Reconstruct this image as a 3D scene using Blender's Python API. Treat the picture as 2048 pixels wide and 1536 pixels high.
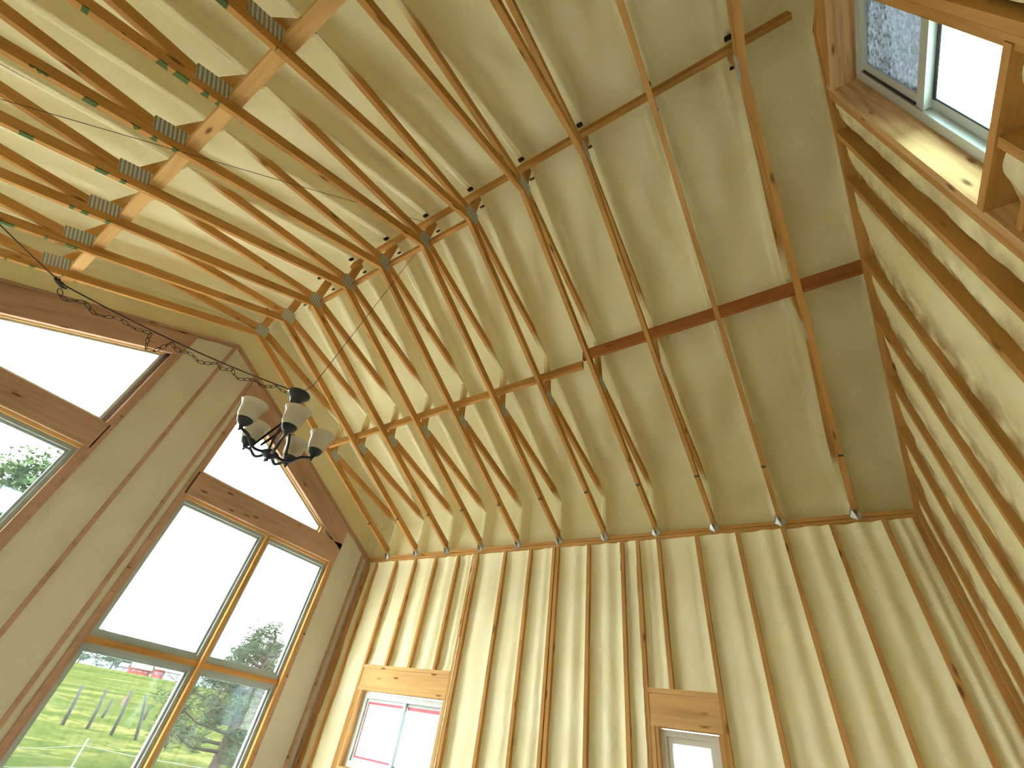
import bpy, bmesh, math, random
from mathutils import Vector, Matrix, noise
random.seed(7)
for o in list(bpy.data.objects):
    bpy.data.objects.remove(o)
COL = bpy.context.scene.collection
SC = bpy.context.scene
# ------------------------------------------------------------------ camera, sky, exposure
Z0 = 3.81                      # height of the eave wall's top plate above the floor
S = 0.6096                     # truss spacing
CAM = Vector((5.5386, -4.6886, -2.0876 + Z0))
cam_d = bpy.data.cameras.new('camera')
cam_d.sensor_fit = 'HORIZONTAL'
cam_d.sensor_width = 36.0
cam_d.lens = 36.0 * 843.53 / 2048.0
cam_d.clip_start = 0.02
cam_d.clip_end = 2000
cam = bpy.data.objects.new('camera', cam_d)
COL.objects.link(cam)
right = Vector((0.84629666, 0.51475912, 0.13713138))
down = Vector((-0.25483261, 0.61725509, -0.74434971))
fwd = Vector((-0.46780584, 0.59499512, 0.65355833))
m = Matrix.Identity(4)
for r in range(3):
    m[r][0] = right[r]; m[r][1] = -down[r]; m[r][2] = -fwd[r]; m[r][3] = CAM[r]
cam.matrix_world = m
SC.camera = cam

SKY = 21.0
world = bpy.data.worlds.new('overcast_sky')
SC.world = world
world.use_nodes = True
bg = world.node_tree.nodes['Background']
bg.inputs['Color'].default_value = (0.93, 0.97, 1.0, 1)
bg.inputs['Strength'].default_value = SKY
SC.view_settings.view_transform = 'Standard'
SC.view_settings.look = 'None'
SC.view_settings.exposure = 0.1
SC.view_settings.gamma = 1.0
SC.view_settings.use_curve_mapping = False
SC.cycles.max_bounces = 6
SC.cycles.diffuse_bounces = 5
SC.cycles.glossy_bounces = 2
SC.cycles.use_adaptive_sampling = True
SC.cycles.adaptive_threshold = 0.06
SC.cycles.caustics_reflective = False
SC.cycles.caustics_refractive = False
SC.cycles.transparent_max_bounces = 16
SC.cycles.sample_clamp_indirect = 8.0
SC.cycles.use_denoising = True

# ------------------------------------------------------------------ materials
def newmat(name):
    mt = bpy.data.materials.new(name)
    mt.use_nodes = True
    nt = mt.node_tree
    b = nt.nodes['Principled BSDF']
    return mt, nt, b
def N(nt, t, **kw):
    n = nt.nodes.new(t)
    for k, v in kw.items():
        setattr(n, k, v)
    return n
def ramp(nt, fac, stops):
    r = N(nt, 'ShaderNodeValToRGB')
    while len(r.color_ramp.elements) < len(stops):
        r.color_ramp.elements.new(0.5)
    for e, (p, c) in zip(r.color_ramp.elements, stops):
        e.position = p; e.color = (*c, 1) if len(c) == 3 else c
    nt.links.new(fac, r.inputs[0])
    return r.outputs[0]
def mix(nt, fac, a, b):
    x = N(nt, 'ShaderNodeMix', data_type='RGBA')
    for s, v in ((x.inputs[0], fac), (x.inputs[6], a), (x.inputs[7], b)):
        if isinstance(v, (tuple, float, int)):
            s.default_value = v if not isinstance(v, tuple) else (*v, 1)
        else:
            nt.links.new(v, s)
    return x.outputs[2]
def math_n(nt, op, a, b=None, c=None):
    x = N(nt, 'ShaderNodeMath', operation=op)
    for s, v in zip(x.inputs, (a, b, c)):
        if v is None: continue
        if isinstance(v, (float, int)): s.default_value = v
        else: nt.links.new(v, s)
    return x.outputs[0]
def noise_n(nt, vec, scale, detail=3, rough=0.5):
    x = N(nt, 'ShaderNodeTexNoise')
    x.inputs['Scale'].default_value = scale
    x.inputs['Detail'].default_value = detail
    x.inputs['Roughness'].default_value = rough
    if vec is not None: nt.links.new(vec, x.inputs['Vector'])
    return x.outputs['Fac']
def bump(nt, b, h, strength, dist):
    x = N(nt, 'ShaderNodeBump')
    x.inputs['Strength'].default_value = strength
    x.inputs['Distance'].default_value = dist
    nt.links.new(h, x.inputs['Height'])
    nt.links.new(x.outputs[0], b.inputs['Normal'])

def matte(nt, b, col):
    """swap the Principled node for a plain diffuse one: bare lumber, foam and plants are matte"""
    d = N(nt, 'ShaderNodeBsdfDiffuse')
    if isinstance(col, tuple): d.inputs['Color'].default_value = (*col, 1)
    else: nt.links.new(col, d.inputs['Color'])
    nt.links.new(d.outputs[0], nt.nodes['Material Output'].inputs[0])
    nt.nodes.remove(b)
    return d
def wood(name, light, dark, green=False, overspray=False, knots=(2.6, 9, 9)):
    mt, nt, b = newmat(name)
    at = N(nt, 'ShaderNodeAttribute', attribute_name='lc')
    oi = N(nt, 'ShaderNodeObjectInfo')
    ad = N(nt, 'ShaderNodeVectorMath', operation='ADD')
    sc = math_n(nt, 'MULTIPLY', oi.outputs['Random'], 37.0)
    nt.links.new(at.outputs['Vector'], ad.inputs[0]); nt.links.new(sc, ad.inputs[1])
    mp = N(nt, 'ShaderNodeMapping'); mp.inputs['Scale'].default_value = (1.3, 22, 22)
    nt.links.new(ad.outputs[0], mp.inputs[0])
    g = noise_n(nt, mp.outputs[0], 1.6, 4, 0.55)
    mp2 = N(nt, 'ShaderNodeMapping'); mp2.inputs['Scale'].default_value = (0.8, 5, 5)
    nt.links.new(ad.outputs[0], mp2.inputs[0])
    g2 = noise_n(nt, mp2.outputs[0], 1.2, 2)
    c = ramp(nt, g, [(0.3, dark), (0.62, light)])
    c = mix(nt, ramp(nt, g2, [(0.35, (0, 0, 0)), (0.7, (1, 1, 1))]), c, tuple(min(1, x * 1.12) for x in light))
    # knots
    mp3 = N(nt, 'ShaderNodeMapping'); mp3.inputs['Scale'].default_value = knots
    nt.links.new(ad.outputs[0], mp3.inputs[0])
    vo = N(nt, 'ShaderNodeTexVoronoi'); vo.inputs['Scale'].default_value = 1.0
    nt.links.new(mp3.outputs[0], vo.inputs['Vector'])
    kn = ramp(nt, vo.outputs['Distance'], [(0.07, (1, 1, 1)), (0.16, (0, 0, 0))])
    c = mix(nt, math_n(nt, 'MULTIPLY', kn, 0.75), c, (0.09, 0.03, 0.012))
    if green:
        sp = N(nt, 'ShaderNodeSeparateXYZ'); nt.links.new(at.outputs['Vector'], sp.inputs[0])
        mp4 = N(nt, 'ShaderNodeMapping'); mp4.inputs['Scale'].default_value = (13, 6, 3)
        nt.links.new(ad.outputs[0], mp4.inputs[0])
        gn = noise_n(nt, mp4.outputs[0], 1.0, 1)
        k1 = math_n(nt, 'GREATER_THAN', gn, 0.57)
        k2 = math_n(nt, 'GREATER_THAN', sp.outputs[1], -0.013)
        k3 = math_n(nt, 'GREATER_THAN', sp.outputs[0], 1.9)
        kk = math_n(nt, 'MULTIPLY', math_n(nt, 'MULTIPLY', k1, k2), k3)
        c = mix(nt, math_n(nt, 'MULTIPLY', kk, 0.9), c, (0.05, 0.13, 0.055))
    if overspray:
        sp = N(nt, 'ShaderNodeSeparateXYZ'); nt.links.new(at.outputs['Vector'], sp.inputs[0])
        on_ = noise_n(nt, mp2.outputs[0], 3.0, 2)
        e_ = math_n(nt, 'ADD', sp.outputs[0], math_n(nt, 'MULTIPLY', on_, 0.28))
        c = mix(nt, ramp(nt, math_n(nt, 'SUBTRACT', e_, 9.0), [(0.72, (0, 0, 0)), (0.95, (1, 1, 1))]), c, (0.80, 0.72, 0.46))
    matte(nt, b, c)
    return mt

def foam(name, c1, c2, stain=False):
    mt, nt, b = newmat(name)
    tc = N(nt, 'ShaderNodeTexCoord')
    v = tc.outputs['Object']
    big = noise_n(nt, v, 2.2, 1)
    c = mix(nt, ramp(nt, big, [(0.3, (0, 0, 0)), (0.7, (1, 1, 1))]), c1, c2)
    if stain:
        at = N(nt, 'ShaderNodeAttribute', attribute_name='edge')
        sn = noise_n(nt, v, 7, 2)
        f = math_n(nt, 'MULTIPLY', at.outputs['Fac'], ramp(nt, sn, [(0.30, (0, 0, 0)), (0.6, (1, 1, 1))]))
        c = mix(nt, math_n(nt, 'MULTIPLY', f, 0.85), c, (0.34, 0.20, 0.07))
    d = matte(nt, b, c)
    fine = noise_n(nt, v, 38, 2, 0.75)
    bump(nt, d, fine, 0.5, 0.009)
    return mt

def plain(name, col, rough=0.5, metal=0.0, spec=0.5, nz=0.0, nscale=20):
    mt, nt, b = newmat(name)
    c = col
    if nz:
        tc = N(nt, 'ShaderNodeTexCoord')
        f = noise_n(nt, tc.outputs['Object'], nscale, 2)
        c = mix(nt, f, tuple(x * (1 - nz) for x in col), tuple(min(1, x * (1 + nz)) for x in col))
        nt.links.new(c, b.inputs['Base Color'])
    else:
        b.inputs['Base Color'].default_value = (*col, 1)
    if rough >= 0.7:
        matte(nt, b, c); return mt
    b.inputs['Roughness'].default_value = rough
    b.inputs['Metallic'].default_value = metal
    b.inputs['Specular IOR Level'].default_value = spec
    return mt

M = {}
M['wood'] = wood('framing_lumber', (0.49, 0.262, 0.09), (0.33, 0.162, 0.048))
M['wood_marked'] = wood('framing_lumber_green_marked', (0.49, 0.262, 0.09), (0.33, 0.162, 0.048), green=True)
M['wood_web'] = wood('foam_oversprayed_lumber', (0.49, 0.262, 0.09), (0.33, 0.162, 0.048), overspray=True)
M['wood_pale'] = wood('pale_pine', (0.58, 0.36, 0.155), (0.45, 0.255, 0.095))
M['wood_glare'] = wood('lumber_window_glare', (0.42, 0.265, 0.18), (0.32, 0.19, 0.125))  # same lumber, pinkish backlight glare of the window wall put into its colour
M['wood_brown'] = wood('brown_stained_lumber', (0.40, 0.16, 0.06), (0.27, 0.095, 0.035))
M['wood_knotty'] = wood('stained_knotty_pine', (0.66, 0.42, 0.21), (0.34, 0.18, 0.08), knots=(3.2, 13, 13))
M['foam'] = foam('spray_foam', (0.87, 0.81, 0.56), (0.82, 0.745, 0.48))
M['foam_shaded'] = foam('spray_foam_shaded', (0.62, 0.58, 0.46), (0.57, 0.53, 0.41))  # same foam, darkened to carry the shade on the backlit window wall
M['foam_stained'] = foam('spray_foam_thin_edges', (0.87, 0.815, 0.53), (0.80, 0.72, 0.43), stain=True)
M['vinyl'] = plain('white_vinyl', (0.50, 0.54, 0.52), 0.4, nz=0.04)
M['vinyl_shaded'] = plain('white_vinyl_shaded', (0.31, 0.355, 0.335), 0.5, nz=0.05)  # white vinyl again, with the shadow on the left frames in its colour
M['vinyl_cream'] = plain('cream_vinyl', (0.62, 0.58, 0.50), 0.4, nz=0.05)
M['gasket'] = plain('dark_gasket', (0.03, 0.03, 0.04), 0.6)
M['galv'] = plain('galvanised_steel', (0.45, 0.47, 0.47), 0.35, 0.7, nz=0.2, nscale=60)
M['bronze'] = plain('oil_rubbed_bronze', (0.022, 0.026, 0.032), 0.38, 0.35)
M['chain'] = plain('dark_chain_metal', (0.035, 0.022, 0.016), 0.5, 0.6)
M['wire'] = plain('dark_wire', (0.03, 0.018, 0.012), 0.6)
M['mark'] = plain('dark_green_paint', (0.015, 0.04, 0.025), 0.6)
M['red_tape'] = plain('red_tape', (0.80, 0.10, 0.14), 0.5)
M['sheath'] = plain('osb_sheathing', (0.45, 0.30, 0.16), 0.8, nz=0.2)
M['siding'] = plain('exterior_siding', (0.35, 0.30, 0.25), 0.8, nz=0.1)
M['floor'] = plain('plywood_floor', (0.50, 0.45, 0.36), 0.7, nz=0.2, nscale=3)
M['plate_dark'] = plain('dark_plate_corner', (0.06, 0.045, 0.03), 0.7)
M['foam_bead'] = plain('pale_foam_bead', (0.92, 0.84, 0.62), 0.7, nz=0.1)

def connector_mat():
    mt, nt, b = newmat('punched_connector_plate')
    at = N(nt, 'ShaderNodeAttribute', attribute_name='lc')
    sp = N(nt, 'ShaderNodeSeparateXYZ'); nt.links.new(at.outputs['Vector'], sp.inputs[0])
    w = math_n(nt, 'FRACT', math_n(nt, 'MULTIPLY', sp.outputs[0], 38.0))
    st = math_n(nt, 'LESS_THAN', w, 0.5)
    v = math_n(nt, 'FRACT', math_n(nt, 'MULTIPLY', sp.outputs[1], 80.0))
    st2 = math_n(nt, 'LESS_THAN', v, 0.7)
    f = math_n(nt, 'MULTIPLY', st, math_n(nt, 'ADD', 0.55, math_n(nt, 'MULTIPLY', st2, 0.45)))
    c = mix(nt, f, (0.50, 0.51, 0.46), (0.17, 0.17, 0.145))
    nt.links.new(c, b.inputs['Base Color'])
    b.inputs['Metallic'].default_value = 0.1
    b.inputs['Roughness'].default_value = 0.5
    return mt
M['connector'] = connector_mat()

def glass_mat(name, tint=(0.95, 0.98, 0.97), refl=0.06, dirt=0.0, scale=60, col=(0.7, 0.75, 0.75), lo=0.5, hi=0.62):
    mt = bpy.data.materials.new(name); mt.use_nodes = True
    nt = mt.node_tree; nt.nodes.clear()
    out = N(nt, 'ShaderNodeOutputMaterial')
    tr = N(nt, 'ShaderNodeBsdfTransparent'); tr.inputs[0].default_value = (*tint, 1)
    gl = N(nt, 'ShaderNodeBsdfGlossy'); gl.inputs['Roughness'].default_value = 0.03
    mx = N(nt, 'ShaderNodeMixShader'); mx.inputs[0].default_value = refl
    nt.links.new(tr.outputs[0], mx.inputs[1]); nt.links.new(gl.outputs[0], mx.inputs[2])
    last = mx.outputs[0]
    if dirt:
        tc = N(nt, 'ShaderNodeTexCoord')
        f = noise_n(nt, tc.outputs['Object'], scale, 5, 0.7)
        f = math_n(nt, 'MULTIPLY', ramp(nt, f, [(lo, (0, 0, 0)), (hi, (1, 1, 1))]), dirt)
        tl = N(nt, 'ShaderNodeBsdfTranslucent'); tl.inputs[0].default_value = (*col, 1)
        mx2 = N(nt, 'ShaderNodeMixShader')
        nt.links.new(f, mx2.inputs[0]); nt.links.new(last, mx2.inputs[1]); nt.links.new(tl.outputs[0], mx2.inputs[2])
        last = mx2.outputs[0]
    nt.links.new(last, out.inputs[0])
    return mt
M['glass'] = glass_mat('clear_glass', (0.94, 0.97, 0.96), 0.05, 0.007, 9, (0.9, 0.95, 0.95), 0.2, 0.8)
M['glass_mottled'] = glass_mat('grey_mottled_pane', (0.10, 0.11, 0.115), 0.04, 0.9, 45, (0.26, 0.29, 0.30), 0.35, 0.75)  # dim pane with mottled grey translucent patches
M['glass_specks'] = glass_mat('speckled_pane', (0.80, 0.97, 0.97), 0.05, 0.97, 60, (0.03, 0.05, 0.05), 0.67, 0.71)
M['film'] = glass_mat('plastic_film', (0.45, 0.47, 0.5), 0.05, 1.0, 7, (0.36, 0.42, 0.45), 0.25, 0.6)
M['film_white'] = glass_mat('white_plastic_film', (0.3, 0.3, 0.3), 0.05, 1.0, 6, (0.7, 0.7, 0.7), 0.0, 0.3)

def shade_mat():
    mt, nt, b = newmat('alabaster_glass')
    tc = N(nt, 'ShaderNodeTexCoord')
    f = noise_n(nt, tc.outputs['Object'], 14, 3)
    c = mix(nt, f, (0.62, 0.54, 0.42), (0.76, 0.70, 0.58))
    nt.links.new(c, b.inputs['Base Color'])
    b.inputs['Roughness'].default_value = 0.25
    tl = N(nt, 'ShaderNodeBsdfTranslucent'); nt.links.new(c, tl.inputs[0])
    mx = N(nt, 'ShaderNodeMixShader'); mx.inputs[0].default_value = 0.3
    out = nt.nodes['Material Output']
    nt.links.new(b.outputs[0], mx.inputs[1]); nt.links.new(tl.outputs[0], mx.inputs[2]); nt.links.new(mx.outputs[0], out.inputs[0])
    return mt
M['shade'] = shade_mat()

def grass_mat():
    mt, nt, b = newmat('meadow_grass')
    tc = N(nt, 'ShaderNodeTexCoord'); v = tc.outputs['Object']
    mp = N(nt, 'ShaderNodeMapping'); mp.inputs['Scale'].default_value = (0.5, 0.12, 1); nt.links.new(v, mp.inputs[0])
    a = noise_n(nt, mp.outputs[0], 0.5, 5, 0.6)
    c = ramp(nt, a, [(0.3, (0.018, 0.028, 0.006)), (0.48, (0.034, 0.040, 0.010)), (0.66, (0.078, 0.070, 0.024))])
    f = noise_n(nt, v, 2.2, 5, 0.8)
    c = mix(nt, ramp(nt, f, [(0.42, (0, 0, 0)), (0.62, (1, 1, 1))]), c, (0.013, 0.024, 0.006))
    d = matte(nt, b, c)
    bump(nt, d, f, 0.6, 0.1)
    return mt
M['grass'] = grass_mat()
M['gravel'] = plain('bounce_gravel', (0.64, 0.62, 0.57), 0.9, nz=0.25, nscale=3)  # for the added yard that bounces daylight up to the ceiling
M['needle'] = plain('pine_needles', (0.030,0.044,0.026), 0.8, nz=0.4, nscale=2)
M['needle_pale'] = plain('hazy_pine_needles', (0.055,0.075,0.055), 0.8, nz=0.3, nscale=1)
M['leaf'] = plain('green_leaves', (0.035,0.06,0.022), 0.7, nz=0.4, nscale=3)
M['bark'] = plain('grey_bark', (0.05,0.04,0.034), 0.9, nz=0.4, nscale=8)
M['hill'] = plain('distant_hills', (0.09,0.115,0.125), 1.0, nz=0.15, nscale=0.02)
M['post'] = plain('weathered_post', (0.035,0.036,0.036), 0.9, nz=0.3, nscale=9)
M['barn_red'] = plain('barn_red_paint', (0.14,0.035,0.032), 0.8, nz=0.15, nscale=0.7)
M['barn_roof'] = plain('pale_metal_roof', (0.11,0.11,0.11), 0.8, nz=0.08, nscale=0.5)
M['white_paint'] = plain('white_paint', (0.13,0.13,0.125), 0.8)
M['dark_open'] = plain('dark_window', (0.04, 0.04, 0.05), 0.4)
M['rust'] = plain('rusty_tin', (0.11,0.075,0.065), 0.8, nz=0.3)

# ------------------------------------------------------------------ mesh helpers
def link(name, me, mat, parent=None, z0=0.0, smooth=False):
    o = bpy.data.objects.new(name, me)
    COL.objects.link(o)
    if mat is not None and not me.materials: me.materials.append(M[mat] if isinstance(mat, str) else mat)
    if parent is not None: o.parent = parent
    if smooth:
        me.polygons.foreach_set('use_smooth', [True] * len(me.polygons))
    return o
def tag(o, label=None, cat=None, group=None, kind=None):
    if label: o['label'] = label
    if cat: o['category'] = cat
    if group: o['group'] = group
    if kind: o['kind'] = kind
    return o
def empty(name, loc=(0, 0, 0)):
    o = bpy.data.objects.new(name, None); COL.objects.link(o)
    o.empty_display_size = 0.1; o.location = loc
    return o
def lc_attr(me, vals):
    a = me.attributes.new('lc', 'FLOAT_VECTOR', 'POINT')
    a.data.foreach_set('vector', [c for v in vals for c in v])
SEED = [0]
def seed3():
    SEED[0] += 1
    return (SEED[0] * 1.37) % 29.0
BOXF = [(0, 3, 2, 1), (4, 5, 6, 7), (0, 1, 5, 4), (1, 2, 6, 5), (2, 3, 7, 6), (3, 0, 4, 7)]
def box_me(name, lo, hi, z0=Z0):
    x0, y0, z0_, x1, y1, z1 = lo[0], lo[1], lo[2] + z0, hi[0], hi[1], hi[2] + z0
    vs = [(x0, y0, z0_), (x1, y0, z0_), (x1, y1, z0_), (x0, y1, z0_), (x0, y0, z1), (x1, y0, z1), (x1, y1, z1), (x0, y1, z1)]
    me = bpy.data.meshes.new(name); me.from_pydata(vs, [], BOXF)
    d = [hi[i] - lo[i] for i in range(3)]
    ax = d.index(max(d)); oth = [i for i in range(3) if i != ax]
    s = seed3()
    lc_attr(me, [(v[ax] + s * 3, v[oth[0]] + s, v[oth[1]]) for v in vs])
    me.update(); return me
def box(name, lo, hi, mat, parent=None, z0=Z0):
    lo2 = [min(a, b) for a, b in zip(lo, hi)]; hi2 = [max(a, b) for a, b in zip(lo, hi)]
    return link(name, box_me(name, lo2, hi2, z0), mat, parent)
def prism_me(name, poly, a0, a1, axis, along=None, z0=Z0, lc0=None):
    """extrude a polygon: axis 'x' -> poly is (y,z) from x=a0..a1 ; axis 'y' -> poly is (x,z)"""
    vs = []
    for a in (a0, a1):
        for (p, q) in poly:
            vs.append((a, p, q + z0) if axis == 'x' else (p, a, q + z0))
    n = len(poly)
    fs = [tuple(range(n)), tuple(range(2 * n - 1, n - 1, -1))] + [(i, i + n, (i + 1) % n + n, (i + 1) % n) for i in range(n)]
    me = bpy.data.meshes.new(name); me.from_pydata(vs, [], fs)
    bm = bmesh.new(); bm.from_mesh(me); bmesh.ops.recalc_face_normals(bm, faces=bm.faces); bm.to_mesh(me); bm.free()
    p0, p1 = along if along else (poly[0], poly[1])
    d = Vector((p1[0] - p0[0], p1[1] - p0[1])); d.normalize()
    s = seed3() if lc0 is None else lc0
    lcv = []
    for a in (a0, a1):
        for (p, q) in poly:
            r = Vector((p - p0[0], q - p0[1]))
            lcv.append((r.dot(d) + s * (3 if lc0 is None else 1), -r.x * d.y + r.y * d.x + (s if lc0 is None else 0), a))
    lc_attr(me, lcv); me.update(); return me
def prism(name, poly, a0, a1, axis, mat, parent=None, along=None, z0=Z0):
    return link(name, prism_me(name, poly, a0, a1, axis, along, z0), mat, parent)
def member_poly(p, q, w):
    """rectangle around the centre line p->q in 2D"""
    d = Vector((q[0] - p[0], q[1] - p[1])); d.normalize(); n = Vector((-d.y, d.x)) * (w / 2)
    return [(p[0] - n.x, p[1] - n.y), (q[0] - n.x, q[1] - n.y), (q[0] + n.x, q[1] + n.y), (p[0] + n.x, p[1] + n.y)]
def tube_me(name, pts, rad, seg=8, closed=False):
    pts = [Vector(p) for p in pts]; n = len(pts)
    rads = rad if isinstance(rad, (list, tuple)) else [rad] * n
    vs, fs = [], []
    up = None
    for i, p in enumerate(pts):
        if closed: t = pts[(i + 1) % n] - pts[i - 1]
        else: t = pts[min(i + 1, n - 1)] - pts[max(i - 1, 0)]
        t.normalize()
        if up is None:
            up = Vector((0, 0, 1)) if abs(t.z) < 0.9 else Vector((1, 0, 0))
        a = t.cross(up); a.normalize(); b = a.cross(t); b.normalize(); up = b
        for k in range(seg):
            g = 2 * math.pi * k / seg
            vs.append(p + (a * math.cos(g) + b * math.sin(g)) * rads[i])
    rng = n if closed else n - 1
    for i in range(rng):
        for k in range(seg):
            j = (i + 1) % n
            fs.append((i * seg + k, i * seg + (k + 1) % seg, j * seg + (k + 1) % seg, j * seg + k))
    if not closed:
        fs.append(tuple(range(seg - 1, -1, -1))); fs.append(tuple((n - 1) * seg + k for k in range(seg)))
    me = bpy.data.meshes.new(name); me.from_pydata([tuple(v) for v in vs], [], fs); me.update()
    return me
def tube(name, pts, rad, mat, parent=None, seg=8, closed=False):
    return link(name, tube_me(name, pts, rad, seg, closed), mat, parent, smooth=True)
def lathe_me(name, prof, seg=24):
    vs, fs = [], []
    for (r, z) in prof:
        for k in range(seg):
            g = 2 * math.pi * k / seg
            vs.append((r * math.cos(g), r * math.sin(g), z))
    for i in range(len(prof) - 1):
        for k in range(seg):
            fs.append((i * seg + k, i * seg + (k + 1) % seg, (i + 1) * seg + (k + 1) % seg, (i + 1) * seg + k))
    me = bpy.data.meshes.new(name); me.from_pydata(vs, [], fs)
    bm = bmesh.new(); bm.from_mesh(me); bmesh.ops.remove_doubles(bm, verts=bm.verts, dist=1e-5)
    bmesh.ops.recalc_face_normals(bm, faces=bm.faces); bm.to_mesh(me); bm.free(); me.update()
    return me
def sm(a, b, x):
    t = max(0.0, min(1.0, (x - a) / (b - a))); return t * t * (3 - 2 * t)
def grid_mesh(name, nu, nv, fn, edge_fn=None):
    vs = [fn(i, j) for j in range(nv) for i in range(nu)]
    fs = [(j * nu + i, j * nu + i + 1, (j + 1) * nu + i + 1, (j + 1) * nu + i) for j in range(nv - 1) for i in range(nu - 1)]
    me = bpy.data.meshes.new(name); me.from_pydata([tuple(v) for v in vs], [], fs)
    if edge_fn:
        a = me.attributes.new('edge', 'FLOAT', 'POINT')
        a.data.foreach_set('value', [edge_fn(i, j) for j in range(nv) for i in range(nu)])
    me.polygons.foreach_set('use_smooth', [True] * len(me.polygons)); me.update()
    return me

# ------------------------------------------------------------------ building numbers (z from the plate top)
YC, ZA, SL = -3.45, 1.73, 0.5015          # ridge line, apex of the bottom chords, their slope
XL, XR = -0.418, 6.51                      # inner faces of the two gable walls
YR = 2 * YC                                # inner face of the rear eave wall
ZB = -Z0                                   # floor
def B(y): return ZA - SL * abs(y - YC)     # underside of the bottom chords
def F(y): return 0.515 + ZA - SL * abs(y - YC)   # foam fin level under the top chords

# ================================================================== floor, roof, walls
floor = tag(box('floor', (XL - .2, YR - .2, ZB - .12), (XR + .25, .2, ZB), 'floor'), 'plywood subfloor of the unfinished room', kind='structure')

# roof deck
dk = 0.27
poly = [(0.55, F(0.55) + dk), (YC, F(YC) + dk), (YR - .55, F(YR - .55) + dk), (YR - .55, F(YR - .55) + dk + .06), (YC, F(YC) + dk + .06), (.55, F(.55) + dk + .06)]
ceiling = tag(prism('ceiling', poly, XL - .55, XR + .6, 'x', 'sheath'), 'vaulted ceiling of sprayed foam between roof trusses', kind='structure')

TX = [i * S for i in range(11)]
# path of the foam from the front plate over the ridge to the rear plate
def roof_path():
    P = []
    for k in range(11): P.append((-0.015 - 0.035 * k / 10, 0.01 + 0.52 * k / 10))
    n = 74
    for k in range(1, n + 1):
        y = -0.05 + (YC + 0.05) * k / n
        P.append((y, F(y)))
    full = P + [(2 * YC - y, z) for (y, z) in reversed(P[:-1])]
    out = []
    for i, p in enumerate(full):
        a = Vector(full[max(0, i - 2)]); b = Vector(full[min(len(full) - 1, i + 2)])
        t = (b - a).normalized(); n_ = Vector((-t.y, t.x)) * -1
        if n_.y < 0 and abs(n_.y) > .3: n_ = -n_
        out.append((Vector(p), n_))
    return out
RP = roof_path()
def roof_bay(k, xa, xb):
    w = xb - xa
    us = [0, .018, .034, .05, .068, .09, .12, .16, .21]
    us = [u for u in us if u < w / 2 - .02] + [w / 2] + [w - u for u in reversed(us) if u < w / 2 - .02]
    nu = len(us)
    creases = {}
    if k == 11: creases = {-1.45: .02, -.92: .015, -3.03: .02, -2.48: .022, -2.2: .008}
    if k == 10: creases = {-.9: .012, -1.0: .01}
    if k in (3, 4, 5, 6, 7, 8, 9): creases = {-.6 - .13 * (k % 3): .005}
    def fn(i, j):
        p, n_ = RP[j]; u = us[i]; x = xa + u
        e = min(u, w - u)
        wob = noise.noise(Vector((p.x * 3.1, k * 7.3 + (0 if u < w / 2 else 3.7), 0))) * .012
        d = sm(.028 + wob * .5, .075 + wob, e)
        off = .135 * d - .02 * sm(.1, .3, e) * (1 if w > .5 else .6)
        ridge = math.exp(-((p.x - YC) / .12) ** 2)
        off -= .05 * ridge * d
        nz = noise.noise(Vector((x * 3.5, p.x * 3.5, p.y * 3.5 + k))) * .016 + noise.noise(Vector((x * 11, p.x * 11, p.y * 11))) * .006
        for cy, a in creases.items():
            if p.y > .4: off += a * math.exp(-((p.x - cy - .04 * math.sin(x * 9 + cy * 5) - .06 * (u / w)) / .018) ** 2) * d
        off += nz * (0.35 + 0.65 * d)
        return (x, p.x + n_.x * off, p.y + n_.y * off + Z0)
    me = grid_mesh('foam_bay', nu, len(RP), fn)
    return link('foam_bay', me, 'foam', ceiling)
edges = [XL - .135] + TX + [XR + .185]
for k in range(len(edges) - 1): roof_bay(k, edges[k], edges[k + 1])

# ---- wall sheathing made of vertical strips with sloping tops
def strips(name, x0, x1, cols, mat, top):
    """cols: (ya, yb, [(lo, hi)...]) where hi None means up to the roof"""
    vs, fs = [], []
    for ya, yb, spans in cols:
        for lo, hi in spans:
            la, lb = (lo(ya), lo(yb)) if callable(lo) else (lo, lo)
            ha, hb = (top(ya), top(yb)) if hi is None else ((hi(ya), hi(yb)) if callable(hi) else (hi, hi))
            n = len(vs)
            vs += [(x0, ya, la + Z0), (x0, yb, lb + Z0), (x0, yb, hb + Z0), (x0, ya, ha + Z0), (x1, ya, la + Z0), (x1, yb, lb + Z0), (x1, yb, hb + Z0), (x1, ya, ha + Z0)]
            fs += [tuple(n + q for q in f) for f in ((0, 1, 2, 3), (7, 6, 5, 4), (0, 4, 5, 1), (2, 6, 7, 3), (1, 5, 6, 2), (0, 3, 7, 4))]
    me = bpy.data.meshes.new(name); me.from_pydata(vs, [], fs)
    bm = bmesh.new(); bm.from_mesh(me); bmesh.ops.recalc_face_normals(bm, faces=bm.faces); bm.to_mesh(me); bm.free()
    return link(name, me, mat)
def roof_top(y): return F(y) + dk + .03

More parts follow.
